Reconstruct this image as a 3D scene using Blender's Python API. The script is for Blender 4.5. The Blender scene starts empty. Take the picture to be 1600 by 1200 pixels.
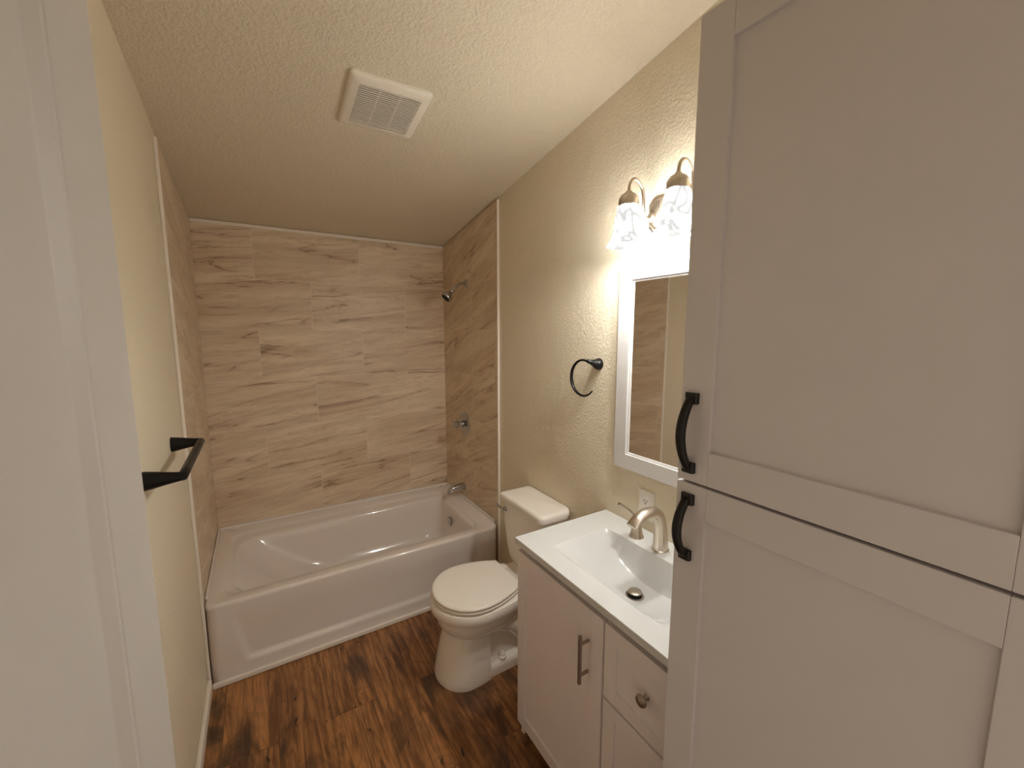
import bpy, bmesh, math
from mathutils import Vector, Matrix
S = bpy.context.scene
COL = S.collection

# ------------------------------------------------------------------ camera, world, exposure
cd = bpy.data.cameras.new('camera'); cam = bpy.data.objects.new('camera', cd); COL.objects.link(cam)
cd.sensor_fit = 'HORIZONTAL'; cd.sensor_width = 36.0; cd.lens = 36.0 * 644.112 / 1600.0
cd.clip_start = 0.01; cd.clip_end = 50
cam.location = (0.2821, -2.9957, 1.5981)
cam.rotation_euler = (math.radians(90 - 7.198), 0, math.radians(-31.561))
S.camera = cam

W = bpy.data.worlds.new('ambient_fill'); S.world = W; W.use_nodes = True  # even warm fill added through the open doorway, no hall lamp behind it
W.node_tree.nodes['Background'].inputs[0].default_value = (1.0, 0.80, 0.62, 1)
W.node_tree.nodes['Background'].inputs[1].default_value = 0.34

S.view_settings.view_transform = 'Standard'; S.view_settings.look = 'None'
S.view_settings.exposure = 0.97; S.view_settings.gamma = 1.0; S.view_settings.use_curve_mapping = False
S.cycles.use_denoising = True
S.cycles.max_bounces = 16; S.cycles.diffuse_bounces = 10; S.cycles.transmission_bounces = 10
S.cycles.sample_clamp_indirect = 6.0

LAMP_COL = (1.0, 0.99, 0.95)
LAMP_W = 5.0        # one bulb, watts of light
SHADE_E = 52.0       # glow of the frosted glass

# ------------------------------------------------------------------ main dimensions (metres)
WL, WR = -0.008, 1.522          # painted walls
TL, TR = 0.0, 1.51              # tiled faces
NEAR = -3.02                    # face of the wall with the doorway
def ceil_z(y): return 2.236 - 0.160 * y

# ------------------------------------------------------------------ material helpers
class N:
    def __init__(s, name):
        s.m = bpy.data.materials.new(name); s.m.use_nodes = True
        s.t = s.m.node_tree; s.b = s.t.nodes['Principled BSDF']; s.out = s.t.nodes['Material Output']
    def node(s, kind, **kw):
        n = s.t.nodes.new(kind)
        for k, v in kw.items():
            if k in n.inputs: n.inputs[k].default_value = v
            else: setattr(n, k, v)
        return n
    def link(s, a, b): s.t.links.new(a, b)
    def math(s, op, a, b=None, clamp=False):
        n = s.t.nodes.new('ShaderNodeMath'); n.operation = op; n.use_clamp = clamp
        for i, v in enumerate((a, b)):
            if v is None: continue
            if isinstance(v, (int, float)): n.inputs[i].default_value = v
            else: s.link(v, n.inputs[i])
        return n.outputs[0]
    def mix(s, f, a, b):
        n = s.t.nodes.new('ShaderNodeMix'); n.data_type = 'RGBA'
        for i, v in ((0, f), (6, a), (7, b)):
            if isinstance(v, (int, float)): n.inputs[i].default_value = v
            elif isinstance(v, tuple): n.inputs[i].default_value = (*v[:3], 1)
            else: s.link(v, n.inputs[i])
        return n.outputs[2]
    def mapr(s, v, a, b, c, d):
        n = s.t.nodes.new('ShaderNodeMapRange'); n.interpolation_type = 'SMOOTHSTEP'
        s.link(v, n.inputs[0])
        for i, x in enumerate((a, b, c, d)): n.inputs[i + 1].default_value = x
        return n.outputs[0]
    def coords(s): return s.t.nodes.new('ShaderNodeTexCoord').outputs['Object']
    def noise(s, vec, scale, detail=3, rough=0.5, dist=0.0):
        n = s.node('ShaderNodeTexNoise', Scale=scale, Detail=detail, Roughness=rough, Distortion=dist)
        s.link(vec, n.inputs['Vector']); return n.outputs['Fac']
    def bump(s, h, strength, dist):
        n = s.node('ShaderNodeBump', Strength=strength, Distance=dist)
        s.link(h, n.inputs['Height']); s.link(n.outputs[0], s.b.inputs['Normal'])

def plain(name, col, rough=0.5, metal=0.0, spec=0.5, coat=0.0, var=0.03):
    n = N(name)
    f = n.noise(n.coords(), 9.0, 3)
    dark = tuple(c * (1 - var) for c in col); light = tuple(min(1, c * (1 + var)) for c in col)
    n.link(n.mix(f, dark, light), n.b.inputs['Base Color'])
    n.b.inputs['Roughness'].default_value = rough; n.b.inputs['Metallic'].default_value = metal
    n.b.inputs['Specular IOR Level'].default_value = spec; n.b.inputs['Coat Weight'].default_value = coat
    return n.m

def brushed(name, col, rough=0.32, axis=2):
    n = N(name); mp = n.node('ShaderNodeMapping'); n.link(n.coords(), mp.inputs[0])
    sc = [400, 400, 400]; sc[axis] = 12; mp.inputs['Scale'].default_value = sc
    f = n.noise(mp.outputs[0], 1.0, 2)
    n.link(n.mix(f, tuple(c * .9 for c in col), col), n.b.inputs['Base Color'])
    n.b.inputs['Metallic'].default_value = 1.0
    n.link(n.mapr(f, 0.2, 0.8, rough - .06, rough + .06), n.b.inputs['Roughness'])
    return n.m

def paint(name, col, scale=70, strength=0.35, dist=0.004, rough=0.6, big=0.5):
    n = N(name); c = n.coords()
    f1 = n.noise(c, scale, 3, 0.55); f2 = n.noise(c, scale * 0.42, 2, 0.5)
    h = n.math('ADD', n.mapr(f1, 0.42, 0.62, 0, 1), n.math('MULTIPLY', n.mapr(f2, 0.45, 0.6, 0, 1), big))
    n.bump(h, strength, dist)
    t = n.noise(c, 1.3, 2)
    n.link(n.mix(t, tuple(x * .975 for x in col), tuple(min(1, x * 1.02) for x in col)), n.b.inputs['Base Color'])
    n.b.inputs['Roughness'].default_value = rough; n.b.inputs['Specular IOR Level'].default_value = 0.35
    return n.m

def tile(name, uaxis, u0, v0, flip, tilt, vs=1.0):
    """12 x 24 inch stone-look tiles in running bond; uaxis 0: x, 1: y runs along the wall."""
    n = N(name); sep = n.node('ShaderNodeSeparateXYZ'); n.link(n.coords(), sep.inputs[0])
    u = sep.outputs[uaxis]; v = sep.outputs[2]
    cb = n.node('ShaderNodeCombineXYZ')
    n.link(n.math('ADD', u, -u0), cb.inputs[0]); n.link(n.math('ADD', v, -v0), cb.inputs[1])
    br = n.node('ShaderNodeTexBrick', Scale=1.0)
    br.offset = 0.5; br.offset_frequency = 2; br.squash = 1.0
    n.link(cb.outputs[0], br.inputs['Vector'])
    br.inputs['Color1'].default_value = (0, 0, 0, 1); br.inputs['Color2'].default_value = (1, 1, 1, 1)
    br.inputs['Mortar'].default_value = (.5, .5, .5, 1)
    br.inputs['Mortar Size'].default_value = 0.0016; br.inputs['Mortar Smooth'].default_value = 0.1
    br.inputs['Brick Width'].default_value = 0.613; br.inputs['Row Height'].default_value = 0.305
    sc = n.node('ShaderNodeSeparateColor'); n.link(br.outputs['Color'], sc.inputs[0]); rnd = sc.outputs[0]
    # vein coordinates: tilted, long in u, offset per tile so veins stop at joints
    vv = n.math('ADD', v, n.math('MULTIPLY', u, tilt))
    c2 = n.node('ShaderNodeCombineXYZ')
    n.link(n.math('MULTIPLY', u, flip * 0.8), c2.inputs[0])
    n.link(n.math('ADD', n.math('MULTIPLY', vv, 6.5), n.math('MULTIPLY', rnd, 1.3)), c2.inputs[1])
    n.link(n.math('MULTIPLY', rnd, 6.0), c2.inputs[2])
    P = c2.outputs[0]
    broad = n.noise(P, 1.5, 5, 0.55, 0.6)
    fine = n.noise(P, 6.0, 6, 0.65, 1.2)
    r1 = n.noise(P, 0.95, 5, 0.52, 0.7)
    ridge = n.math('ABSOLUTE', n.math('SUBTRACT', r1, 0.5))
    vein = n.mapr(ridge, 0.0, 0.010, 1.0, 0.0)
    halo = n.mapr(ridge, 0.0, 0.06, 1.0, 0.0)
    mask = n.mapr(n.noise(P, 1.9, 2, 0.5), 0.40, 0.56, 0.0, 1.0)
    r2 = n.noise(P, 3.1, 5, 0.6, 0.8)
    vein2 = n.math('MULTIPLY', n.mapr(n.math('ABSOLUTE', n.math('SUBTRACT', r2, 0.52)), 0.0, 0.012, 1, 0), 0.35)
    base = n.mix(n.mapr(broad, 0.32, 0.68, 0, 1), (0.600, 0.475, 0.335), (0.760, 0.640, 0.480))
    base = n.mix(n.math('MULTIPLY', n.mapr(fine, 0.46, 0.72, 0, 1), 0.60), base, (0.500, 0.355, 0.230))
    base = n.mix(n.math('MULTIPLY', n.math('MULTIPLY', halo, mask), 0.45 * vs), base, (0.450, 0.300, 0.190))
    base = n.mix(n.math('MULTIPLY', vein2, vs), base, (0.330, 0.210, 0.130))
    base = n.mix(n.math('MULTIPLY', n.math('MULTIPLY', vein, mask), 0.72 * vs), base, (0.230, 0.135, 0.080))
    base = n.mix(n.math('MULTIPLY', br.outputs['Fac'], 0.5), base, (0.78, 0.70, 0.58))
    n.link(base, n.b.inputs['Base Color'])
    n.b.inputs['Roughness'].default_value = 0.42
    h = n.math('SUBTRACT', n.math('MULTIPLY', fine, 0.25), br.outputs['Fac'])
    n.bump(h, 0.35, 0.0012)
    return n.m

def wood_floor(name):
    n = N(name); sep = n.node('ShaderNodeSeparateXYZ'); n.link(n.coords(), sep.inputs[0])
    x, y = sep.outputs[0], sep.outputs[1]
    cb = n.node('ShaderNodeCombineXYZ'); n.link(n.math('ADD', y, 7.30), cb.inputs[0]); n.link(n.math('ADD', x, 0.128), cb.inputs[1])
    br = n.node('ShaderNodeTexBrick', Scale=1.0); br.offset = 0.37; br.offset_frequency = 2
    n.link(cb.outputs[0], br.inputs['Vector'])
    br.inputs['Color1'].default_value = (0, 0, 0, 1); br.inputs['Color2'].default_value = (1, 1, 1, 1)
    br.inputs['Mortar'].default_value = (.5, .5, .5, 1)
    br.inputs['Mortar Size'].default_value = 0.0012; br.inputs['Brick Width'].default_value = 1.2; br.inputs['Row Height'].default_value = 0.19
    sc = n.node('ShaderNodeSeparateColor'); n.link(br.outputs['Color'], sc.inputs[0]); rnd = sc.outputs[0]
    c2 = n.node('ShaderNodeCombineXYZ')
    n.link(n.math('MULTIPLY', x, 14.0), c2.inputs[0]); n.link(n.math('ADD', y, n.math('MULTIPLY', rnd, 3.7)), c2.inputs[1])
    n.link(n.math('MULTIPLY', rnd, 9.0), c2.inputs[2]); P = c2.outputs[0]
    c3 = n.node('ShaderNodeCombineXYZ')
    n.link(n.math('MULTIPLY', x, 2.4), c3.inputs[0]); n.link(y, c3.inputs[1]); n.link(n.math('MULTIPLY', rnd, 5.0), c3.inputs[2])
    figure = n.noise(P, 2.1, 6, 0.62, 1.3)
    c4 = n.node('ShaderNodeCombineXYZ')
    n.link(n.math('MULTIPLY', x, 60.0), c4.inputs[0]); n.link(n.math('MULTIPLY', y, 3.0), c4.inputs[1]); n.link(rnd, c4.inputs[2])
    grain = n.noise(c4.outputs[0], 3.0, 4, 0.6, 0.4)
    ring = n.math('SINE', n.math('MULTIPLY', n.noise(c3.outputs[0], 2.2, 2, 0.4, 0.5), 70.0))
    blot = n.mapr(n.noise(c3.outputs[0], 2.3, 4, 0.6, 0.8), 0.48, 0.64, 0, 1)
    knot = n.mapr(n.noise(c3.outputs[0], 15.0, 2, 0.4), 0.69, 0.75, 0, 1)
    base = n.mix(n.mapr(figure, 0.34, 0.66, 0, 1), (0.120, 0.047, 0.016), (0.500, 0.230, 0.078))
    base = n.mix(n.math('MULTIPLY', n.mapr(rnd, 0, 1, 0, 1), 0.50), base, (0.15, 0.060, 0.022))
    base = n.mix(n.math('MULTIPLY', n.mapr(ring, 0.2, 1.0, 0, 1), 0.22), base, (0.120, 0.046, 0.017))
    base = n.mix(n.math('MULTIPLY', n.mapr(grain, 0.45, 0.70, 0, 1), 0.60), base, (0.105, 0.040, 0.015))
    base = n.mix(n.math('MULTIPLY', blot, 0.80), base, (0.046, 0.026, 0.016))
    base = n.mix(n.math('MULTIPLY', knot, 0.85), base, (0.020, 0.009, 0.005))
    base = n.mix(n.math('MULTIPLY', br.outputs['Fac'], 0.55), base, (0.025, 0.010, 0.005))
    n.link(base, n.b.inputs['Base Color'])
    n.b.inputs['Roughness'].default_value = 0.42
    n.bump(n.math('SUBTRACT', n.math('MULTIPLY', grain, 0.4), br.outputs['Fac']), 0.25, 0.0012)
    return n.m

def lamp_glass(name):
    n = N(name); t = n.t
    mp = n.node('ShaderNodeMapping'); n.link(n.coords(), mp.inputs[0]); mp.inputs['Scale'].default_value = (1, 1, .6)
    f = n.noise(mp.outputs[0], 12.0, 0.5, 0.4, 1.8)
    sw = n.mapr(n.math('ABSOLUTE', n.math('SUBTRACT', f, 0.5)), 0.0, 0.06, 0.0, 1.0)
    col = n.mix(sw, (0.006, 0.006, 0.0058), (0.009, 0.0088, 0.0084))
    tr = n.node('ShaderNodeBsdfTranslucent'); n.link(col, tr.inputs[0])
    df = n.node('ShaderNodeBsdfDiffuse'); n.link(col, df.inputs[0])
    gl = n.node('ShaderNodeBsdfGlossy', Roughness=0.12)
    sw2 = n.math('POWER', n.mapr(n.math('ABSOLUTE', n.math('SUBTRACT', f, 0.5)), 0.0, 0.20, 0.0, 1.0), 2.4)
    em = n.node('ShaderNodeEmission'); n.link(n.mix(sw2, (0.0072, 0.0071, 0.0069), (1.0, 0.985, 0.93)), em.inputs[0])
    em.inputs[1].default_value = SHADE_E
    m1 = n.node('ShaderNodeMixShader', Fac=0.35); n.link(tr.outputs[0], m1.inputs[1]); n.link(df.outputs[0], m1.inputs[2])
    m2 = n.node('ShaderNodeMixShader', Fac=0.05); n.link(m1.outputs[0], m2.inputs[1]); n.link(gl.outputs[0], m2.inputs[2])
    ad = n.node('ShaderNodeAddShader'); n.link(m2.outputs[0], ad.inputs[0]); n.link(em.outputs[0], ad.inputs[1])
    n.link(ad.outputs[0], n.out.inputs[0])
    return n.m

def emit(name, col, e):
    n = N(name); n.b.inputs['Base Color'].default_value = (*col, 1)
    n.b.inputs['Emission Color'].default_value = (*col, 1); n.b.inputs['Emission Strength'].default_value = e
    return n.m

M = dict(
    wall=paint('beige_wall_paint', (0.735, 0.655, 0.505), 90, 0.26, 0.003),
    ceiling=paint('beige_ceiling_paint', (0.725, 0.645, 0.508), 95, 0.5, 0.004),
    tile_back=tile('stone_tile_back', 0, 0.5985, 0.085, 1.0, -0.10),
    tile_left=tile('stone_tile_left', 1, -0.49, 0.085, 1.3, 0.25, 0.35),
    tile_right=tile('stone_tile_right', 1, 0.1215, 0.085, 1.3, 0.38, 0.85),
    floor=wood_floor('brown_wood_planks'),
    trim=plain('white_trim', (0.80, 0.74, 0.66), 0.45),
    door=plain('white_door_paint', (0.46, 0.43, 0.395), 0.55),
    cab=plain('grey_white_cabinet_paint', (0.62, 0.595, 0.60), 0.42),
    cab_dark=plain('cabinet_shadow_gap', (0.16, 0.13, 0.11), 0.7),
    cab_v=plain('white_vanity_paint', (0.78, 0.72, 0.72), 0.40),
    tub=plain('white_acrylic', (0.76, 0.70, 0.65), 0.12, 0, 0.5, 0.4, 0.01),
    china=plain('white_vitreous_china', (0.84, 0.79, 0.73), 0.10, 0, 0.5, 0.5, 0.01),
    seat=plain('white_plastic_seat', (0.86, 0.81, 0.74), 0.28, 0, 0.5, 0, 0.01),
    top=plain('white_cultured_marble', (0.62, 0.625, 0.615), 0.14, 0, 0.5, 0.3, 0.01),
    plastic=plain('cream_plastic', (0.78, 0.72, 0.62), 0.4),
    outlet=plain('white_outlet_plastic', (0.80, 0.75, 0.68), 0.35),
    chrome=plain('polished_chrome', (0.52, 0.52, 0.54), 0.06, 1.0, 0.5, 0, 0.0),
    nickel=brushed('brushed_nickel', (0.66, 0.58, 0.49)),
    pewter=brushed('dark_nickel', (0.42, 0.35, 0.29), 0.34),
    bronze=plain('oil_rubbed_bronze', (0.0075, 0.0055, 0.0045), 0.33, 0.1, 0.40),
    black=plain('matte_black_metal', (0.0045, 0.004, 0.004), 0.36, 0.0, 0.30),
    dark=plain('dark_void', (0.012, 0.010, 0.009), 0.8),
    frame=plain('white_mirror_frame', (0.64, 0.625, 0.61), 0.35),
    mirror=plain('mirror_silver', (0.93, 0.93, 0.92), 0.0, 1.0, 0.5, 0, 0.0),
    glass=lamp_glass('alabaster_glass'),
    bulb=emit('lit_bulb', (1.0, 0.88, 0.68), 14.0),
)

# ------------------------------------------------------------------ mesh helpers
def bm_new(): return bmesh.new()
def box(bm, lo, hi):
    x0, y0, z0 = (min(a, b) for a, b in zip(lo, hi)); x1, y1, z1 = (max(a, b) for a, b in zip(lo, hi))
    v = [bm.verts.new(p) for p in ((x0,y0,z0),(x1,y0,z0),(x1,y1,z0),(x0,y1,z0),(x0,y0,z1),(x1,y0,z1),(x1,y1,z1),(x0,y1,z1))]
    for f in ((0,3,2,1),(4,5,6,7),(0,1,5,4),(1,2,6,5),(2,3,7,6),(3,0,4,7)): bm.faces.new([v[i] for i in f])
def loft(bm, rings, cap0=True, cap1=True):
    R = [[bm.verts.new(p) for p in r] for r in rings]; n = len(R[0])
    for a, b in zip(R, R[1:]):
        for i in range(n):
            j = (i + 1) % n
            try: bm.faces.new((a[i], a[j], b[j], b[i]))
            except ValueError: pass
    if cap0: bm.faces.new(list(reversed(R[0])))
    if cap1: bm.faces.new(R[-1])
    return R
def rrect(x0, x1, y0, y1, z, r, seg=8, side=10):
    """rounded rectangle, counter-clockwise from the front (y0) left; r = one radius or four (fl, fr, br, bl)"""
    r = [r] * 4 if isinstance(r, (int, float)) else list(r)
    cs = [((x0 + r[0], y0 + r[0]), 180, r[0]), ((x1 - r[1], y0 + r[1]), 270, r[1]), ((x1 - r[2], y1 - r[2]), 0, r[2]), ((x0 + r[3], y1 - r[3]), 90, r[3])]
    arcs = []
    for (cx, cy), a0, rr in cs:
        arcs.append([(cx + rr * math.cos(math.radians(a0 + 90 * k / seg)), cy + rr * math.sin(math.radians(a0 + 90 * k / seg))) for k in range(seg + 1)])
    pts = []
    for i in range(4):
        a = arcs[i]; b = arcs[(i + 1) % 4]; pts += a
        for k in range(1, side):
            t = k / side; pts.append((a[-1][0] * (1 - t) + b[0][0] * t, a[-1][1] * (1 - t) + b[0][1] * t))
    return [(p[0], p[1], z) for p in pts]
def lathe(bm, prof, origin, axis=(0, 0, 1), n=32, cap0=True, cap1=True, sx=1.0, sy=1.0):
    """prof: (radius, distance along axis)"""
    A = Vector(axis).normalized(); h = Vector((0, 0, 1)) if abs(A.z) < .9 else Vector((1, 0, 0))
    U = A.cross(h).normalized(); V = A.cross(U); O = Vector(origin)
    loft(bm, [[tuple(O + A * d + U * (r * sx * math.cos(2 * math.pi * k / n)) + V * (r * sy * math.sin(2 * math.pi * k / n))) for k in range(n)] for r, d in prof], cap0, cap1)
def tube(bm, pts, rad, n=14, flat=None, up=None, caps=True):
    """sweep an ellipse along pts; rad and flat (second radius) are numbers or lists"""
    P = [Vector(p) for p in pts]; m = len(P)
    R = [rad] * m if isinstance(rad, (int, float)) else rad
    F = R if flat is None else ([flat] * m if isinstance(flat, (int, float)) else flat)
    rings = []; u = Vector(up) if up else None
    for i in range(m):
        t = (P[min(i + 1, m - 1)] - P[max(i - 1, 0)]).normalized()
        if u is None: u = t.orthogonal()
        u = (u - t * u.dot(t)).normalized(); w = t.cross(u)
        rings.append([tuple(P[i] + u * (R[i] * math.cos(2 * math.pi * k / n)) + w * (F[i] * math.sin(2 * math.pi * k / n))) for k in range(n)])
    loft(bm, rings, caps, caps)
def spline(ctrl, per=8):
    C = [Vector(c) for c in ctrl]; out = []
    for i in range(len(C) - 1):
        p0, p1, p2, p3 = C[max(i - 1, 0)], C[i], C[i + 1], C[min(i + 2, len(C) - 1)]
        for k in range(per):
            t = k / per
            out.append(0.5 * ((2 * p1) + (p2 - p0) * t + (2 * p0 - 5 * p1 + 4 * p2 - p3) * t * t + (3 * p1 - p0 - 3 * p2 + p3) * t ** 3))
    out.append(C[-1]); return out
def lerp_list(vals, n):
    out = []
    for i in range(n):
        f = i / (n - 1) * (len(vals) - 1); k = min(int(f), len(vals) - 2); out.append(vals[k] + (vals[k + 1] - vals[k]) * (f - k))
    return out

def root_of(o):
    while o.parent: o = o.parent
    return o
def obj(name, bm, mat, parent=None, bev=0.0, smooth=True, seg=2, angle=35, loc=None):
    """link a bmesh (built in room coordinates) as ONE mesh object"""
    bmesh.ops.recalc_face_normals(bm, faces=bm.faces)
    off = root_of(parent).location.copy() if parent else (Vector(loc) if loc else Vector((0, 0, 0)))
    bmesh.ops.translate(bm, verts=bm.verts, vec=-off)
    me = bpy.data.meshes.new(name); bm.to_mesh(me); bm.free()
    if isinstance(mat, str): mat = M[mat]
    me.materials.append(mat)
    if smooth:
        me.polygons.foreach_set('use_smooth', [True] * len(me.polygons))
        me.set_sharp_from_angle(angle=math.radians(angle))
    o = bpy.data.objects.new(name, me); COL.objects.link(o)
    if parent: o.parent = parent
    else: o.location = off
    if bev:
        b = o.modifiers.new('edge', 'BEVEL'); b.width = bev; b.segments = seg; b.limit_method = 'ANGLE'; b.angle_limit = math.radians(40); b.harden_normals = smooth
    return o
def thing(name, label, cat, loc):
    o = bpy.data.objects.new(name, None); COL.objects.link(o); o.location = loc; o.empty_display_size = .05
    o['label'] = label; o['category'] = cat; o['kind'] = 'thing'; return o
def struct(name, bm, mat, label=None, cat=None, **kw):
    o = obj(name, bm, mat, **kw); o['kind'] = 'structure'
    if label: o['label'] = label
    if cat: o['category'] = cat
    return o
def sbox(name, lo, hi, mat, label, cat, bev=0.0, **kw):
    bm = bm_new(); box(bm, lo, hi); return struct(name, bm, mat, label, cat, bev=bev, **kw)

# ------------------------------------------------------------------ room shell
sbox('floor', (-0.12, -3.14, -0.06), (1.64, 0.12, 0.0), 'floor', 'dark brown wood plank floor', 'floor')
sbox('wall_left', (WL - 0.10, NEAR, 0), (WL, 0.0, 2.80), 'wall', 'beige painted left wall with the black towel bar', 'wall')
sbox('wall_right', (WR, NEAR, 0), (WR + 0.10, 0.0, 2.80), 'wall', 'beige textured right wall behind mirror and toilet', 'wall')
sbox('wall_back', (WL - 0.10, 0.010, 0), (WR + 0.10, 0.11, 2.30), 'wall', 'painted back wall behind the shower tile', 'wall')
bm = bm_new()     # the wall with the doorway the picture is taken from
box(bm, (WL - .10, NEAR - .115, 0), (0.10, NEAR, 2.80)); box(bm, (0.955, NEAR - .115, 0), (WR + .10, NEAR, 2.80)); box(bm, (0.10, NEAR - .115, 2.06), (0.955, NEAR, 2.80))
struct('wall_front', bm, 'wall', 'beige wall around the bathroom doorway', 'wall')
bm = bm_new()     # sloping ceiling slab
pr = []
for x in (WL - .10, WR + .10):
    pr.append([(x, 0.12, ceil_z(0.12)), (x, -3.14, ceil_z(-3.14)), (x, -3.14, ceil_z(-3.14) + .08), (x, 0.12, ceil_z(0.12) + .08)])
loft(bm, pr); struct('ceiling', bm, 'ceiling', 'beige textured ceiling sloping down to the shower', 'ceiling')

# tile facings round the tub
sbox('wall_tile_back', (WL, 0.0, 0.36), (WR, 0.010, 2.219), 'tile_back', 'beige veined stone-look tile on the back shower wall', 'tiled wall')
bm = bm_new()
loft(bm, [[(x, -0.001, 0.0), (x, -0.842, 0.0), (x, -0.842, 2.340), (x, -0.001, 2.224)] for x in (WL, TL)])
struct('wall_tile_left', bm, 'tile_left', 'beige veined tile on the left shower wall', 'tiled wall')
bm = bm_new()
loft(bm, [[(x, -0.001, 0.0), (x, -0.828, 0.0), (x, -0.828, 2.357), (x, -0.001, 2.229)] for x in (TR, WR)])
struct('wall_tile_right', bm, 'tile_right', 'beige veined tile on the right shower wall behind the shower head', 'tiled wall')
# trims
sbox('trim_1', (TL - .002, -0.006, 2.214), (TR + .002, 0.0005, 2.233), 'trim', 'thin cream strip along the top of the back tile', 'trim', 0.002)
sbox('trim_2', (WL, -0.855, 0.04), (TL + .004, -0.842, 2.338), 'trim', 'thin white strip on the edge of the left tile', 'trim', 0.003)
sbox('trim_3', (TR - .003, -0.838, 0.0), (WR, -0.828, 2.356), 'trim', 'thin white strip on the edge of the right tile', 'trim', 0.003)
sbox('trim_4', (0.008, -0.878, 0.0), (1.462, -0.861, 0.026), 'trim', 'white trim strip along the floor under the tub apron', 'trim', 0.006, seg=3)
sbox('baseboard_left', (WL, NEAR, 0.0), (0.008, -0.868, 0.055), 'trim', 'low white baseboard along the left wall', 'baseboard', 0.005, seg=3)
sbox('baseboard_right', (WR - .014, -1.745, 0.0), (WR, -0.842, 0.055), 'trim', 'low white baseboard behind the toilet', 'baseboard', 0.005, seg=3)
# doorway jamb
bm = bm_new()
box(bm, (0.10, NEAR - .118, 0), (0.118, NEAR + .003, 2.05)); box(bm, (0.937, NEAR - .118, 0), (0.955, NEAR + .003, 2.05)); box(bm, (0.10, NEAR - .118, 2.042), (0.955, NEAR + .003, 2.06))
struct('trim_5', bm, 'trim', 'white jamb of the bathroom doorway', 'trim', bev=0.002)

# open white door, flat against the left, free edge towards the tub
DX, DE = 0.150, -2.340
def door_leaf():
    bm = bm_new(); y0, y1 = DE - 0.66, DE; z0, z1 = 0.012, 2.03
    st = 0.131; pan = [(0.24, 0.92), (1.06, 1.905)]; bev_w, dep = 0.024, 0.0095
    xb = DX - 0.035
    box(bm, (xb, y0, z0), (DX - 0.013, y1, z1))                       # core
    box(bm, (DX - .0131, y0, z0), (DX, y0 + st, z1)); box(bm, (DX - .0131, y1 - st, z0), (DX, y1, z1))
    for a, b in ((z0, pan[0][0]), (pan[0][1], pan[1][0]), (pan[1][1], z1)): box(bm, (DX - .0131, y0 + st, a), (DX, y1 - st, b))
    for a, b in pan:                                                  # moulded sticking round a flat panel
        ya, yb = y0 + st, y1 - st
        def ring(i, x): return [(x, ya + i, a + i), (x, yb - i, a + i), (x, yb - i, b - i), (x, ya + i, b - i)]
        R = [ring(0, DX), ring(0.0015, DX - .0012), ring(0.007, DX - .0018), ring(bev_w - .005, DX - dep), ring(bev_w - .002, DX - dep - .0012), ring(bev_w, DX - dep + .0004), ring(bev_w + .003, DX - dep)]
        loft(bm, R, False, True)
    return bm
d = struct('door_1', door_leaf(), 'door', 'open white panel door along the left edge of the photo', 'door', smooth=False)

# ------------------------------------------------------------------ bathtub
tub = thing('bathtub', 'white alcove bathtub with smooth apron under the beige tile', 'bathtub', (0.755, -0.43, 0))
def sm(a, b, t):
    t = max(0, min(1, (t - a) / (b - a))); return t * t * (3 - 2 * t)
bm = bm_new()
fr = (0.045, 0.065, 0.004, 0.004)
def outer(z, ins, r=fr):
    p = rrect(0.003 + ins, 1.503 - ins, -0.860 + ins, -0.004, z, [max(.004, r[0] - ins * .3), max(.004, r[1] - ins * .3), r[2], r[3]], 8, 130)
    out = []
    for x, y, zz in p:
        if y < -0.8:   # shallow recessed panel pressed into the apron
            xl = 0.150 - 0.24 * (zz - .09)
            m = sm(xl - .014, xl + .018, x) * (1 - sm(1.34, 1.37, x)) * sm(0.072, 0.100, zz) * (1 - sm(0.20, 0.345, zz))
            y += 0.013 * m
        out.append((x, y, zz))
    return out
rings = [outer(z, 0.0) for z in (0.0, 0.03, 0.06, 0.072, 0.080, 0.088, 0.096, 0.104, 0.13, 0.16, 0.20, 0.24, 0.28, 0.32, 0.35)]
rings += [outer(0.366, -0.001), outer(0.376, -0.0015), outer(0.3825, 0.0005), outer(0.3865, 0.004), outer(0.3885, 0.009), outer(0.389, 0.015)]
def inn(x0, x1, y0, y1, z, r): return rrect(x0, x1, y0, y1, z, r, 8, 130)
rings += [inn(0.070, 1.405, -0.790, -0.098, 0.386, (.06, .07, .06, .08)), inn(0.074, 1.401, -0.786, -0.102, 0.383, (.06, .07, .06, .08)),
          inn(0.080, 1.396, -0.782, -0.110, 0.374, (.06, .07, .06, .09)), inn(0.088, 1.390, -0.776, -0.122, 0.371, (.07, .07, .06, .10)),
          inn(0.100, 1.382, -0.768, -0.168, 0.369, (.08, .07, .06, .12)), inn(0.108, 1.377, -0.763, -0.176, 0.365, (.08, .07, .06, .12)),
          inn(0.116, 1.372, -0.758, -0.183, 0.352, (.09, .07, .06, .13)), inn(0.15, 1.365, -0.752, -0.190, 0.31, (.10, .07, .06, .15)),
          inn(0.24, 1.350, -0.742, -0.202, 0.22, (.12, .08, .07, .17)), inn(0.34, 1.335, -0.728, -0.218, 0.14, (.14, .09, .08, .18)),
          inn(0.40, 1.320, -0.710, -0.236, 0.10, (.15, .10, .09, .18)), inn(0.46, 1.295, -0.680, -0.262, 0.082, (.15, .11, .10, .17)),
          inn(0.54, 1.24, -0.620, -0.320, 0.074, (.13, .10, .10, .13)), inn(0.80, 1.10, -0.50, -0.42, 0.070, (.03, .03, .03, .03))]
loft(bm, rings, False, True)
obj('tub_shell', bm, 'tub', tub, angle=60)
bm = bm_new()
box(bm, (0.0015, -0.016, 0.384), (1.5085, -0.0015, 0.402)); box(bm, (0.0015, -0.785, 0.384), (0.012, -0.0015, 0.402)); box(bm, (1.496, -0.785, 0.384), (1.5085, -0.0015, 0.402))
obj('tile_flange', bm, 'tub', tub, 0.003)
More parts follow.
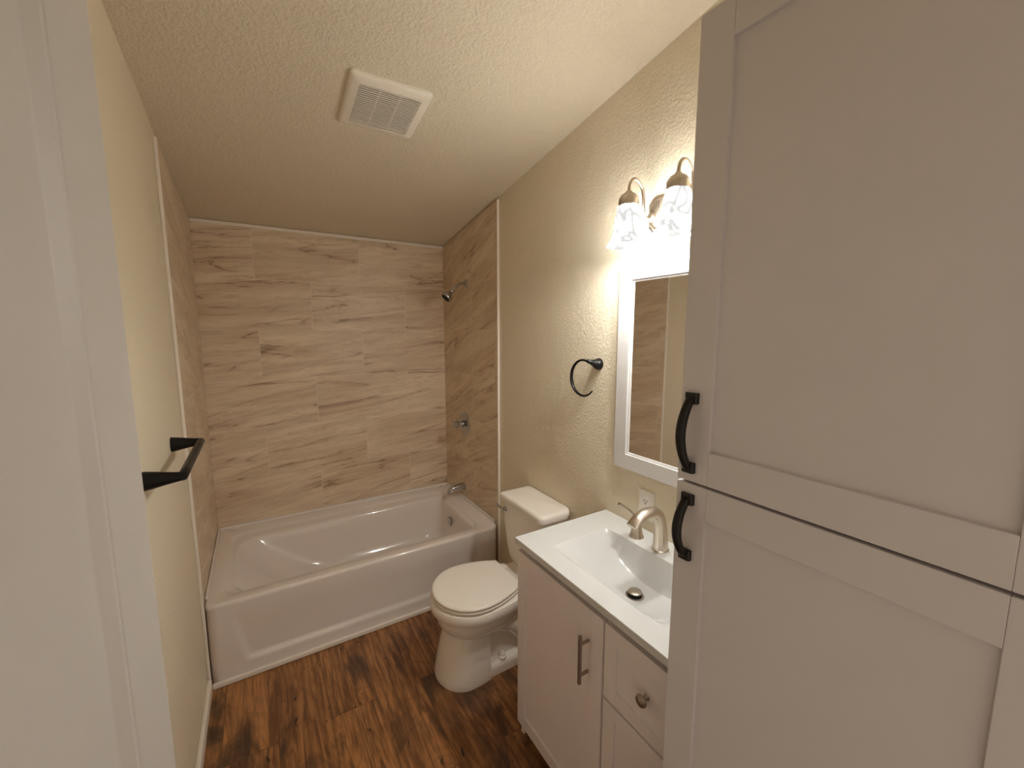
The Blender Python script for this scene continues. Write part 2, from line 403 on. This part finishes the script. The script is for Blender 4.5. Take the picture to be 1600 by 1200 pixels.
bm = bm_new(); lathe(bm, [(0.034, 0), (0.034, 0.006), (0.031, 0.010), (0.010, 0.012)], (1.357, -0.412, 0.272), (-1, 0, -0.02), 32)
lathe(bm, [(0.006, 0.011), (0.005, 0.015)], (1.357, -0.412, 0.272), (-1, 0, -0.02), 12)
o = obj('overflow_plate', bm, 'chrome', tub); o['label'] = 'round chrome overflow plate'

# ------------------------------------------------------------------ shower fittings
t = thing('shower_sprayer', 'chrome shower head on a bent arm high on the right tile wall', 'shower head', (TR, -0.401, 1.923))
bm = bm_new(); lathe(bm, [(0.030, 0), (0.030, 0.004), (0.024, 0.010), (0.012, 0.014)], (TR, -0.401, 1.923), (-1, 0, 0)); obj('escutcheon', bm, 'chrome', t)
bm = bm_new(); tube(bm, spline([(TR, -0.401, 1.923), (1.475, -0.401, 1.922), (1.450, -0.401, 1.910), (1.425, -0.401, 1.885), (1.407, -0.401, 1.866)], 6), 0.0095); obj('shower_arm', bm, 'chrome', t)
ax = Vector((-0.70, -0.02, -0.71)).normalized()
bm = bm_new(); lathe(bm, [(0.012, -0.012), (0.015, -0.006), (0.015, 0.004), (0.011, 0.010), (0.014, 0.016), (0.024, 0.026), (0.034, 0.036), (0.038, 0.044), (0.040, 0.060), (0.038, 0.065), (0.030, 0.066)], (1.407, -0.401, 1.866), ax); h = obj('spray_head', bm, 'chrome', t)
bm = bm_new(); lathe(bm, [(0.030, 0.0655), (0.028, 0.069), (0.010, 0.070)], (1.407, -0.401, 1.866), ax); o = obj('spray_face', bm, 'dark', h); o['label'] = 'dark spray face'

vy, vz = -0.345, 0.945
t = thing('shower_valve', 'round chrome shower valve with a small handle on the right tile wall', 'shower valve', (TR, vy, vz))
bm = bm_new(); lathe(bm, [(0.086, 0), (0.086, 0.004), (0.082, 0.008), (0.070, 0.011), (0.062, 0.010), (0.045, 0.013), (0.030, 0.018)], (TR, vy, vz), (-1, 0, 0), 48); obj('escutcheon', bm, 'chrome', t)
bm = bm_new(); lathe(bm, [(0.026, 0.012), (0.026, 0.030), (0.020, 0.036), (0.018, 0.052), (0.027, 0.056), (0.029, 0.072), (0.022, 0.080), (0.006, 0.082)], (TR, vy, vz), (-1, 0, 0))
tube(bm, [(TR - .064, vy, vz), (TR - .070, vy + .035, vz + .012), (TR - .074, vy + .055, vz + .018)], [.009, .007, .006]); obj('handle', bm, 'chrome', t)

t = thing('tub_spout', 'chrome tub spout low on the right tile wall above the bathtub', 'tub spout', (TR, -0.325, 0.47))
bm = bm_new()
pth = spline([(TR, -0.325, 0.472), (1.485, -0.325, 0.473), (1.45, -0.325, 0.473), (1.415, -0.325, 0.468), (1.396, -0.325, 0.456), (1.388, -0.325, 0.440)], 6)
tube(bm, pth, lerp_list([0.028, 0.027, 0.024, 0.021, 0.018, 0.014], len(pth)), 20, lerp_list([0.027, 0.026, 0.024, 0.022, 0.019, 0.016], len(pth)), up=(0, 0, 1)); obj('spout', bm, 'chrome', t)
bm = bm_new(); lathe(bm, [(0.031, 0), (0.031, 0.006), (0.028, 0.008)], (TR, -0.325, 0.472), (-1, 0, 0)); obj('escutcheon', bm, 'chrome', t)

# ------------------------------------------------------------------ toilet
toi = thing('toilet', 'white two-piece toilet with closed lid between tub and vanity', 'toilet', (1.20, -1.345, 0))
TY = -1.345
def egg(xf, xc, xb, hw, hb, z, pw=2.3):
    """toilet outline: half ellipse reaching xf in front, sides drawn in from hw at xc to hb at the straight back xb"""
    out = []
    for k in range(33):
        a = math.pi / 2 + math.pi * k / 32; out.append((xc + math.cos(a) * (xc - xf), TY + hw * math.sin(a), z))
    side = [(xc + (xb - xc) * k / 9, hw - (hw - hb) * (k / 9) ** pw) for k in range(1, 10)]
    out += [(x, TY - y, z) for x, y in side]
    out += [(xb, TY - hb + 2 * hb * k / 7, z) for k in range(1, 7)]
    out += [(x, TY + y, z) for x, y in reversed(side)]
    return out
bm = bm_new()
# bowl: rim band, turned under, then the skirted pedestal front down to the floor
loft(bm, [egg(0.888, 1.01, 1.105, 0.138, 0.130, 0.000), egg(0.886, 1.01, 1.105, 0.140, 0.132, 0.012), egg(0.890, 1.01, 1.105, 0.137, 0.130, 0.03), egg(0.904, 1.015, 1.105, 0.130, 0.124, 0.10), egg(0.920, 1.02, 1.108, 0.122, 0.117, 0.17), egg(0.934, 1.025, 1.11, 0.117, 0.112, 0.225), egg(0.938, 1.03, 1.112, 0.116, 0.110, 0.25), egg(0.940, 1.03, 1.112, 0.114, 0.108, 0.275)], True, True)
loft(bm, [egg(0.985, 1.06, 1.22, 0.07, 0.05, 0.205), egg(0.950, 1.06, 1.26, 0.110, 0.075, 0.215), egg(0.922, 1.065, 1.29, 0.140, 0.095, 0.240), egg(0.902, 1.07, 1.31, 0.162, 0.108, 0.272), egg(0.899, 1.07, 1.32, 0.165, 0.110, 0.300), egg(0.893, 1.07, 1.325, 0.170, 0.112, 0.328), egg(0.880, 1.07, 1.33, 0.184, 0.120, 0.329),
          egg(0.874, 1.07, 1.33, 0.190, 0.126, 0.338), egg(0.874, 1.07, 1.33, 0.190, 0.126, 0.365), egg(0.879, 1.07, 1.33, 0.186, 0.124, 0.376), egg(0.890, 1.07, 1.32, 0.176, 0.116, 0.380)])
# trapway column behind, foot flange, and the deck that carries the tank
loft(bm, [rrect(1.06, 1.40, TY - .085, TY + .085, 0.05, .05, 6, 4), rrect(1.06, 1.41, TY - .070, TY + .070, 0.14, .05, 6, 4), rrect(1.07, 1.42, TY - .062, TY + .062, 0.22, .05, 6, 4), rrect(1.10, 1.44, TY - .075, TY + .075, 0.30, .05, 6, 4)])
loft(bm, [rrect(1.04, 1.42, TY - .122, TY + .122, 0.0, .05, 8, 4), rrect(1.04, 1.42, TY - .122, TY + .122, 0.030, .05, 8, 4), rrect(1.045, 1.415, TY - .116, TY + .116, 0.050, .05, 8, 4), rrect(1.06, 1.40, TY - .100, TY + .100, 0.062, .05, 8, 4)])
loft(bm, [rrect(1.20, 1.495, TY - .085, TY + .085, 0.27, .04, 6, 4), rrect(1.19, 1.50, TY - .110, TY + .110, 0.33, .04, 6, 4), rrect(1.185, 1.50, TY - .118, TY + .118, 0.366, .04, 6, 4), rrect(1.19, 1.495, TY - .112, TY + .112, 0.376, .04, 6, 4)])
tube(bm, spline([(1.085, TY - .068, .24), (1.16, TY - .082, .235), (1.24, TY - .082, .20), (1.30, TY - .078, .13), (1.34, TY - .07, .07)], 6), 0.040, 16)
obj('bowl', bm, 'china', toi, angle=38)
bm = bm_new(); lathe(bm, [(0.0205, 0), (0.0205, 0.010), (0.016, 0.014), (0.015, 0.026), (0.011, 0.031), (0.003, 0.033)], (1.180, TY - .098, 0.056), (0, 0, 1), 20); obj('bolt_cap', bm, 'seat', toi)
def lid_outline(z, grow, top=False): return egg(0.886 - grow, 1.062, 1.272 + grow * .5, 0.183 + grow, 0.120 + grow * .5, z, 1.9)
bm = bm_new(); loft(bm, [lid_outline(0.3800, -0.020), lid_outline(0.3838, -0.019), lid_outline(0.3840, -0.003), lid_outline(0.386, 0.000), lid_outline(0.393, 0.001), lid_outline(0.3955, -0.004), lid_outline(0.396, -0.014)]); obj('seat', bm, 'seat', toi, angle=60)
bm = bm_new(); loft(bm, [lid_outline(0.396, -0.014), lid_outline(0.3985, -0.013), lid_outline(0.3988, -0.003), lid_outline(0.401, 0.0), lid_outline(0.409, 0.000), lid_outline(0.4135, -0.004), lid_outline(0.4150, -0.012), lid_outline(0.4165, -0.05)]); obj('lid', bm, 'seat', toi, angle=60)
for s in (-1, 1):
    bm = bm_new(); loft(bm, [rrect(1.274, 1.306, TY + s * .075 - .018, TY + s * .075 + .018, z, .008, 4, 2) for z in (0.374, 0.388, 0.394)])
    obj('hinge', bm, 'seat', toi)
bm = bm_new()
loft(bm, [rrect(1.372, 1.506, TY - .150, TY + .150, 0.374, .05, 8, 5), rrect(1.362, 1.510, TY - .168, TY + .168, 0.40, .05, 8, 5), rrect(1.354, 1.512, TY - .176, TY + .176, 0.46, .045, 8, 5), rrect(1.347, 1.514, TY - .182, TY + .182, 0.58, .04, 8, 5), rrect(1.343, 1.515, TY - .186, TY + .186, 0.712, .035, 8, 5)])
obj('tank', bm, 'china', toi, angle=60)
bm = bm_new()
def tl(z, g): return rrect(1.334 - g, 1.518, TY - .194 - g, TY + .194 + g, z, [.034, .034, .012, .012], 8, 5)
loft(bm, [tl(0.711, -.006), tl(0.714, 0.0), tl(0.735, 0.001), tl(0.745, -.003), tl(0.7495, -.012), tl(0.7505, -.03)]); obj('tank_lid', bm, 'china', toi, angle=60)
bm = bm_new(); lathe(bm, [(0.014, 0), (0.014, 0.008), (0.011, 0.016), (0.004, 0.018)], (1.348, TY + .142, 0.668), (-1, 0, 0), 20)
tube(bm, spline([(1.334, TY + .142, 0.668), (1.326, TY + .158, 0.672), (1.322, TY + .182, 0.676), (1.322, TY + .205, 0.674)], 5), lerp_list([.008, .007, .0065, .008], 16), 12); o = obj('flush_lever', bm, 'chrome', toi); o['label'] = 'chrome flush lever'

# ------------------------------------------------------------------ vanity cabinet
VX, VY0, VY1 = 1.068, -2.5165, -1.757
VB, VT = 0.062, 0.812
van = thing('vanity_cabinet', 'white shaker vanity cabinet with one door and drawers under the sink top', 'vanity', (1.30, -2.137, 0))
bm = bm_new()
box(bm, (VX + .020, VY1 - .018, 0.0), (WR - .002, VY1, VT)); box(bm, (VX + .020, VY0, 0.0), (WR - .002, VY0 + .018, VT))
box(bm, (VX + .020, VY0, 0.10), (WR - .004, VY1, 0.118)); box(bm, (WR - .012, VY0, 0.1), (WR - .002, VY1, VT - .02))
box(bm, (VX + .060, VY0 + .018, VT - .060), (VX + .078, VY1 - .018, VT)); box(bm, (VX + .020, -2.235, 0.10), (VX + .038, -2.195, VT)); box(bm, (VX + .020, VY0, 0.10), (VX + .038, VY0 + .03, VT)); box(bm, (VX + .020, VY1 - .03, 0.06), (VX + .038, VY1, VT))
for z in (0.548, 0.305): box(bm, (VX + .020, VY0, z - .012), (VX + .038, -2.215, z + .012))
obj('carcass', bm, 'cab_v', van, 0.001)
bm = bm_new(); box(bm, (VX + .07, VY0 + .018, 0.0), (VX + .082, VY1 - .018, 0.10)); obj('toe_kick', bm, 'cab_v', van)
def shaker(name, mat, parent, x, y0, y1, z0, z1, st, rail, th=0.019, rec=0.007, bev=0.0012):
    """framed flat-panel front facing -x"""
    bm = bm_new()
    box(bm, (x, y0, z0), (x + th, y0 + st, z1)); box(bm, (x, y1 - st, z0), (x + th, y1, z1))
    box(bm, (x, y0 + st, z0), (x + th, y1 - st, z0 + rail)); box(bm, (x, y0 + st, z1 - rail), (x + th, y1 - st, z1))
    box(bm, (x + rec, y0 + st - .004, z0 + rail - .004), (x + th - .002, y1 - st + .004, z1 - rail + .004))
    return obj(name, bm, mat, parent, bev)
vd = shaker('door', 'cab_v', van, VX, -2.2115, VY1 - .001, VB, 0.783, 0.050, 0.050, rec=0.006)
bm = bm_new(); tube(bm, [(VX - .032, -2.153, 0.708), (VX - .032, -2.153, 0.553)], 0.006, 16)
for z in (0.681, 0.580): tube(bm, [(VX + .0005, -2.153, z), (VX - .032, -2.153, z)], 0.005, 12)
o = obj('handle', bm, 'pewter', vd, 0.0008); o['label'] = 'brushed nickel bar handle'
def knob(parent, y, z):
    bm = bm_new(); lathe(bm, [(0.0085, -0.0005), (0.008, 0.003), (0.005, 0.007), (0.0055, 0.013), (0.011, 0.016), (0.0155, 0.019), (0.0165, 0.022), (0.014, 0.027), (0.008, 0.030), (0.002, 0.031)], (VX + .006, y, z), (-1, 0, 0), 24)
    o = obj('knob', bm, 'pewter', parent); o['label'] = 'brushed nickel knob'
for z0, z1 in ((0.5535, 0.783), (0.309, 0.5455), (VB, 0.301)):
    dr = shaker('drawer', 'cab_v', van, VX, VY0 + .001, -2.2195, z0, z1, 0.046, 0.046, rec=0.006)
    knob(dr, -2.368, (z0 + z1) / 2)

# vanity top with moulded basin
TX0, TY0, TY1, TZ = 1.0545, -2.5165, -1.757, 0.8366
top = thing('vanity_sink', 'glossy white sink top with a rectangular basin on the vanity cabinet', 'sink', (1.30, -2.137, VT))
bx0, bx1, by0, by1, BD = 1.131, 1.402, -2.380, -1.884, 0.112
def gfun(u): return 1 - abs(1 - 2 * u) ** 2.3
def hfun(v):
    if v < .62: return 1 - (1 - v / .62) ** 2.4
    if v < .90: return 1.0
    return max(0, 1 - ((v - .90) / .10) ** 2)
def basin(x, y):
    if not (bx0 < x < bx1 and by0 < y < by1): return 0
    u = (y - by0) / (by1 - by0); v = (x - bx0) / (bx1 - bx0)
    return BD * gfun(u) * hfun(v)
xs = [TX0] + [bx0 - .004 + .0 * i for i in range(1)] + [bx0 + (bx1 - bx0) * i / 54 for i in range(55)] + [bx1 + .004, WR - .001]
ys = [TY0, by0 - .004] + [by0 + (by1 - by0) * i / 90 for i in range(91)] + [by1 + .004, TY1]
bm = bm_new()
G = [[bm.verts.new((x, y, TZ - basin(x, y))) for y in ys] for x in xs]
for i in range(len(xs) - 1):
    for j in range(len(ys) - 1): bm.faces.new((G[i][j], G[i + 1][j], G[i + 1][j + 1], G[i][j + 1]))
per = [G[i][0] for i in range(len(xs))] + [G[-1][j] for j in range(1, len(ys))] + [G[i][-1] for i in range(len(xs) - 2, -1, -1)] + [G[0][j] for j in range(len(ys) - 2, 0, -1)]
bot = [bm.verts.new((v.co.x, v.co.y, VT)) for v in per]; n_ = len(per)
for i in range(n_): bm.faces.new((per[i], bot[i], bot[(i + 1) % n_], per[(i + 1) % n_]))
# underside of the basin, a skin 8 mm below
Gb = {}
for i in range(len(xs)):
    for j in range(len(ys)):
        onp = i in (0, len(xs) - 1) or j in (0, len(ys) - 1)
        Gb[i, j] = None if onp else bm.verts.new((xs[i], ys[j], min(VT, TZ - basin(xs[i], ys[j]) - .010)))
mp = {}
for v, b in zip(per, bot): mp[v] = b
for i in range(len(xs)):
    for j in range(len(ys)):
        if Gb[i, j] is None: Gb[i, j] = mp[G[i][j]]
for i in range(len(xs) - 1):
    for j in range(len(ys) - 1): bm.faces.new((Gb[i, j], Gb[i, j + 1], Gb[i + 1, j + 1], Gb[i + 1, j]))
o = obj('basin_top', bm, 'top', top, 0.0025, angle=40)
dx, dy = 1.300, -2.122
dz = TZ - basin(dx, dy)
bm = bm_new(); lathe(bm, [(0.030, 0.0005), (0.030, 0.0025), (0.026, 0.0032), (0.023, 0.001)], (dx, dy, dz), (0, 0, 1), 32); dr = obj('drain_ring', bm, 'pewter', top)
bm = bm_new(); lathe(bm, [(0.0225, 0.0008), (0.0225, 0.0015), (0.012, 0.0025), (0.012, 0.010), (0.015, 0.012)], (dx, dy, dz), (0, 0, 1), 32); o = obj('drain_throat', bm, 'dark', dr); o['label'] = 'dark drain throat'
bm = bm_new(); lathe(bm, [(0.020, 0.012), (0.0225, 0.0135), (0.0225, 0.0160), (0.020, 0.0178), (0.004, 0.0185)], (dx, dy, dz), (0, 0, 1), 32); obj('stopper', bm, 'nickel', top)

# faucet
fx, fy = 1.447, -2.100
fau = thing('faucet', 'brushed nickel arched faucet with lever handles on the white sink top', 'faucet', (fx, fy, TZ))
bm = bm_new()
pth = spline([(fx, fy, TZ + .0005), (fx - .001, fy, TZ + .045), (fx - .006, fy, TZ + .095), (fx - .022, fy, TZ + .132), (fx - .055, fy, TZ + .149), (fx - .090, fy, TZ + .150), (fx - .122, fy, TZ + .140), (fx - .150, fy, TZ + .122)], 7)
tube(bm, pth, lerp_list([.0285, .0245, .0215, .0200, .0185, .0170, .0145, .0085], len(pth)), 28, lerp_list([.027, .0235, .0215, .021, .021, .0215, .022, .0225], len(pth)), up=(1, 0, 0))
obj('spout', bm, 'nickel', fau)
bm = bm_new(); lathe(bm, [(0.030, 0), (0.030, 0.003), (0.027, 0.005)], (fx, fy, TZ + .0002), (0, 0, 1), 32); obj('base_ring', bm, 'nickel', fau)
for hy, tip in ((fy + .108, (fx - .075, fy + .130, TZ + .137)), (fy - .108, (fx - .075, fy - .130, TZ + .137))):
    bm = bm_new(); lathe(bm, [(0.0275, 0), (0.0275, 0.003), (0.024, 0.008), (0.019, 0.030), (0.0165, 0.050), (0.0165, 0.058), (0.014, 0.066), (0.004, 0.070)], (fx, hy, TZ + .0002), (0, 0, 1), 32)
    hb = obj('handle', bm, 'nickel', fau)
    bm = bm_new(); a = Vector((fx, hy, TZ + .060)); b = Vector(tip)
    pth = spline([a, a.lerp(b, .3) + Vector((0, 0, .010)), a.lerp(b, .65) + Vector((0, 0, .008)), b], 6)
    tube(bm, pth, lerp_list([.009, .0075, .006, .0055], len(pth)), 14, lerp_list([.010, .0085, .0075, .007], len(pth)), up=(0, 0, 1)); obj('lever', bm, 'nickel', hb)

# ------------------------------------------------------------------ tall linen cabinet
LX, LY0, LY1, LT, LS = 0.945, -2.987, -2.517, 2.118, 1.3225
lin = thing('linen_cabinet', 'tall grey-white two-door linen cabinet filling the right side of the photo', 'cabinet', (1.23, -2.746, 0))
bm = bm_new()
for a, b in ((0.0, LS - .004), (LS + .004, LT)):
    box(bm, (LX + .021, LY0, a), (WR - .003, LY0 + .016, b)); box(bm, (LX + .021, LY1 - .016, a), (WR - .003, LY1 - .0005, b))
    box(bm, (WR - .012, LY0, a), (WR - .003, LY1 - .001, b)); box(bm, (LX + .021, LY0, b - .018), (WR - .003, LY1 - .001, b)); box(bm, (LX + .021, LY0, max(a, .10)), (WR - .003, LY1 - .001, max(a, .10) + .018))
    box(bm, (LX + .0211, LY0 + .016, max(a, .1) + .018), (LX + .024, LY1 - .016, b - .018))
box(bm, (LX + .075, LY0 + .016, 0.0), (LX + .087, LY1 - .016, 0.10))
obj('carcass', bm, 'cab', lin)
bm = bm_new(); box(bm, (LX + .022, LY0 + .002, LS - .006), (WR - .01, LY1 - .002, LS + .006)); o = obj('joint_shade_strip', bm, 'cab_dark', lin)  # dark-coloured strip stands in for the shade in the gap between the doors
def pull(parent, y, z0, z1, x):
    """arched pull with square feet and a ridge, bowed out from the door"""
    bm = bm_new(); w = .0085
    for z in (z0, z1):
        s = 1 if z == z1 else -1
        loft(bm, [[(xx, y - ww, z - s * .014 - .0), (xx, y + ww, z - s * .014), (xx, y + ww, z + s * .006), (xx, y - ww, z + s * .006)] for xx, ww in ((x + .0005, .0125), (x - .006, .0125), (x - .009, .0095))])
    m = 20; rings = []
    for k in range(m + 1):
        t_ = k / m; zz = z0 + .002 + (z1 - z0 - .004) * t_; ar = math.sin(math.pi * t_) ** .8 if 0 < t_ < 1 else 0
        xo = x - .007 - .026 * ar; th = .0055 + .001 * (1 - ar); ww = w * (1 - .12 * (1 - ar))
        dz = 0.0
        rings.append([(xo + th, y - ww, zz), (xo - th * .2, y - ww, zz), (xo - th, y - ww * .45, zz), (xo - th * 1.15, y, zz), (xo - th, y + ww * .45, zz), (xo - th * .2, y + ww, zz), (xo + th, y + ww, zz)])
    loft(bm, rings)
    o = obj('handle', bm, 'bronze', parent, 0.0008, angle=50); o['label'] = 'dark bronze arched handle'
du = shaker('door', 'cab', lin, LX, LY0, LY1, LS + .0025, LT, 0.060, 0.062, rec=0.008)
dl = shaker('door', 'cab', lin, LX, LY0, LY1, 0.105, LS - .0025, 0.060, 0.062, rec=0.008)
pull(du, -2.541, 1.348, 1.484, LX); pull(dl, -2.543, 1.180, 1.296, LX)

# ------------------------------------------------------------------ mirror, towel ring, towel bar, outlet, ceiling fan
MY1, MY0, MZ0, MZ1 = -1.812, -2.435, 1.055, 1.854
mir = thing('wall_mirror', 'white framed rectangular mirror above the sink', 'mirror', (WR, (MY0 + MY1) / 2, MZ0))
bm = bm_new(); fw = 0.060
def fring(i, x): return [(x, MY0 + i, MZ0 + i), (x, MY1 - i, MZ0 + i), (x, MY1 - i, MZ1 - i), (x, MY0 + i, MZ1 - i)]
loft(bm, [fring(0, WR - .0005), fring(0, WR - .020), fring(.0015, WR - .0215), fring(fw - .001, WR - .0215), fring(fw, WR - .0205), fring(fw, WR - .0145), fring(fw + .005, WR - .0130), fring(fw + .0065, WR - .0130), fring(fw + .0085, WR - .0095)], False, False)
obj('frame', bm, 'frame', mir, angle=20)
bm = bm_new(); box(bm, (WR - .0095, MY0 + fw + .006, MZ0 + fw + .006), (WR - .004, MY1 - fw - .006, MZ1 - fw - .006)); o = obj('mirror_glass', bm, 'mirror', mir, smooth=False)

ry, rz, rx, rr = -1.655, 1.402, 1.464, 0.077
ring_t = thing('towel_ring', 'open black towel ring on the right wall beside the mirror', 'towel ring', (WR, -1.69, 1.462))
bm = bm_new()
tube(bm, spline([(WR - .0005, -1.690, 1.462), (1.510, -1.690, 1.463), (1.490, -1.688, 1.468), (1.472, -1.684, 1.4735), (rx, -1.676, 1.4765)], 6), lerp_list([.026, .024, .015, .009, .007], 25), 20, lerp_list([.026, .024, .014, .009, .007], 25)); obj('post', bm, 'black', ring_t)
bm = bm_new(); arc = []
for k in range(49):
    a = math.radians(105 - 245 * k / 48.0)      # measured in the (+y, z) plane, from the top round the tub side to the lower open end
    arc.append((rx, ry + rr * math.cos(a), rz + rr * math.sin(a)))
tube(bm, arc, lerp_list([.006, .0065, .007, .0075, .008, .0075, .007, .006, .003], 49), 16, lerp_list([.005, .005, .0055, .006, .006, .0055, .005, .0045, .003], 49), up=(1, 0, 0)); obj('ring', bm, 'black', ring_t)

bz = 1.195; bx = 0.078
bar = thing('towel_bar', 'black towel bar on the left wall next to the tile', 'towel bar', (WL, -1.33, bz))
for y in (-1.120, -1.555):
    bm = bm_new(); prof = [(.027, 0), (.0268, .003), (.024, .020), (.019, .045), (.0145, .070), (.0125, bx - WL)]
    rings = []
    for r, d_ in prof: rings.append([(WL + d_, y + r * .80 * math.cos(2 * math.pi * k / 24), bz + .004 * 0 + r * math.sin(2 * math.pi * k / 24)) for k in range(24)])
    loft(bm, rings); obj('post', bm, 'black', bar, 0.001, angle=60)
bm = bm_new(); s_ = .008
tube(bm, [(bx - .002, -1.118 + s_, bz), (bx, -1.120 + s_ * .5, bz), (bx, -1.20, bz), (bx, -1.48, bz), (bx, -1.555 - s_ * .5, bz), (bx - .002, -1.557 - s_, bz)], [.009, .0125, .0125, .0125, .0125, .009], 20); obj('bar', bm, 'black', bar)

out = thing('wall_outlet', 'white wall outlet just behind the sink faucet', 'outlet', (WR, -1.973, 0.935))
bm = bm_new(); box(bm, (WR - .006, -2.009, 0.877), (WR - .0005, -1.937, 0.993)); obj('cover_plate', bm, 'outlet', out, 0.003, seg=3)
bm = bm_new(); box(bm, (WR - .0095, -1.990, 0.901), (WR - .0055, -1.956, 0.969)); ins = obj('receptacle', bm, 'outlet', out, 0.0015)
bm = bm_new()
for zc in (0.953, 0.917):
    for yo, hh in ((-.0065, .0040), (.0065, .0048)): box(bm, (WR - .0099, -1.973 + yo - .0012, zc - hh), (WR - .0092, -1.973 + yo + .0012, zc + hh))
    lathe(bm, [(.0026, 0), (.0026, .0006)], (WR - .0093, -1.973, zc - .010), (-1, 0, 0), 12)
o = obj('slot', bm, 'dark', ins); o['label'] = 'dark plug slots'
for zc in (0.884, 0.986):
    bm = bm_new(); lathe(bm, [(.003, 0), (.0026, .001)], (WR - .006, -1.973, zc), (-1, 0, 0), 12); obj('screw', bm, 'outlet', out)

fanc = Vector((0.748, -1.311, ceil_z(-1.311)))
fan = thing('ceiling_vent', 'square cream vent fan grille on the sloped ceiling', 'vent', fanc)
def on_ceiling(bm):     # built flat with its top at z = 0 round the origin, then laid onto the slope
    a = math.atan(0.160)
    bmesh.ops.transform(bm, matrix=Matrix.Translation(fanc) @ Matrix.Rotation(-a, 4, 'X'), verts=bm.verts); return bm
hw, hg = 0.144, 0.110
bm = bm_new()
loft(bm, [rrect(-hw, hw, -hw, hw, -.0005, .012, 5, 2), rrect(-hw, hw, -hw, hw, -.010, .012, 5, 2), rrect(-hw + .006, hw - .006, -hw + .006, hw - .006, -.0155, .012, 5, 2), rrect(-hw + .016, hw - .016, -hw + .016, hw - .016, -.0185, .01, 5, 2),
          rrect(-hg, hg, -hg, hg, -.0225, .004, 5, 2), rrect(-hg, hg, -hg, hg, -.006, .004, 5, 2)], False, False)
obj('cover', on_ceiling(bm), 'plastic', fan, angle=50)
bm = bm_new(); ns = 21
for k in range(ns):
    y = -hg + (k + .5) * 2 * hg / ns
    loft(bm, [[(x, y - .0030, -.0228), (x, y + .0024, -.0228), (x, y + .0030, -.0200), (x, y - .0022, -.0200)] for x in (-hg - .002, hg + .002)])
for xd in (-hg / 3, hg / 3): box(bm, (xd - .0016, -hg, -.0205), (xd + .0016, hg, -.013))
obj('louvre_grille', on_ceiling(bm), 'plastic', fan, smooth=False)
bm = bm_new(); box(bm, (-hg - .004, -hg - .004, -.006), (hg + .004, hg + .004, -.002)); o = obj('dark_cavity', on_ceiling(bm), 'dark', fan); o['label'] = 'dark inside behind the louvres'

# ------------------------------------------------------------------ vanity light with two bell shades
lamp_x, lamp_y = 1.384, (-1.957, -2.150)
vl = thing('vanity_light', 'two-shade brushed nickel vanity light with frosted glass bells above the mirror', 'wall light', (WR, -2.053, 2.01))
bm = bm_new()
def oct_(i, x, c=0.022): 
    y0, y1, z0, z1 = -2.175 + i, -1.932 - i, 1.948 + i, 2.072 - i
    return [(x, y0 + c, z0), (x, y1 - c, z0), (x, y1, z0 + c), (x, y1, z1 - c), (x, y1 - c, z1), (x, y0 + c, z1), (x, y0, z1 - c), (x, y0, z0 + c)]
loft(bm, [oct_(0, WR - .0005), oct_(0, WR - .008), oct_(.006, WR - .012), oct_(.010, WR - .012), oct_(.018, WR - .020), oct_(.024, WR - .021)]); obj('backplate', bm, 'nickel', vl, angle=20)
for ly in lamp_y:
    bm = bm_new()
    tube(bm, spline([(WR - .018, ly, 2.000), (1.490, ly, 1.992), (1.468, ly, 1.996), (1.458, ly, 2.020), (1.456, ly, 2.055), (1.448, ly, 2.088), (1.424, ly, 2.110), (1.402, ly, 2.110), (1.387, ly, 2.092), (lamp_x, ly, 2.062)], 6), 0.0058, 14)
    lathe(bm, [(.017, 0), (.017, .006), (.010, .012)], (WR - .022, ly, 2.000), (-1, 0, 0), 20)
    obj('arm', bm, 'nickel', vl)
    bm = bm_new(); lathe(bm, [(.008, .068), (.012, .062), (.024, .055), (.032, .044), (.034, .034), (.034, .018), (.031, .016)], (lamp_x, ly, 2.003), (0, 0, 1), 32); obj('socket_cap', bm, 'nickel', vl)
    bm = bm_new(); prof = [(.029, .138), (.036, .128), (.0405, .110), (.043, .085), (.0455, .060), (.049, .040), (.055, .022), (.063, .009), (.070, .000)]
    prof = [(r, d_) for r, d_ in prof]
    full = prof + [(r - .0030, d_ + .001) for r, d_ in reversed(prof)]
    lathe(bm, full, (lamp_x, ly, 1.890), (0, 0, 1), 40, False, False); sh = obj('glass_shade', bm, 'glass', vl, angle=80); sh['label'] = 'frosted white swirled glass bell shade'
    bm = bm_new(); lathe(bm, [(.010, .120), (.013, .112), (.014, .095), (.020, .080), (.025, .066), (.027, .054), (.024, .040), (.016, .031), (.004, .028)], (lamp_x, ly, 1.890), (0, 0, 1), 24); bu = obj('bulb', bm, 'bulb', vl); bu.visible_shadow = True
    L = bpy.data.lights.new('bulb_light', 'POINT'); L.energy = LAMP_W; L.color = LAMP_COL; L.shadow_soft_size = 0.022
    lo = bpy.data.objects.new('bulb_light', L); COL.objects.link(lo); lo.parent = vl; lo.location = Vector((lamp_x, ly, 1.908)) - vl.location
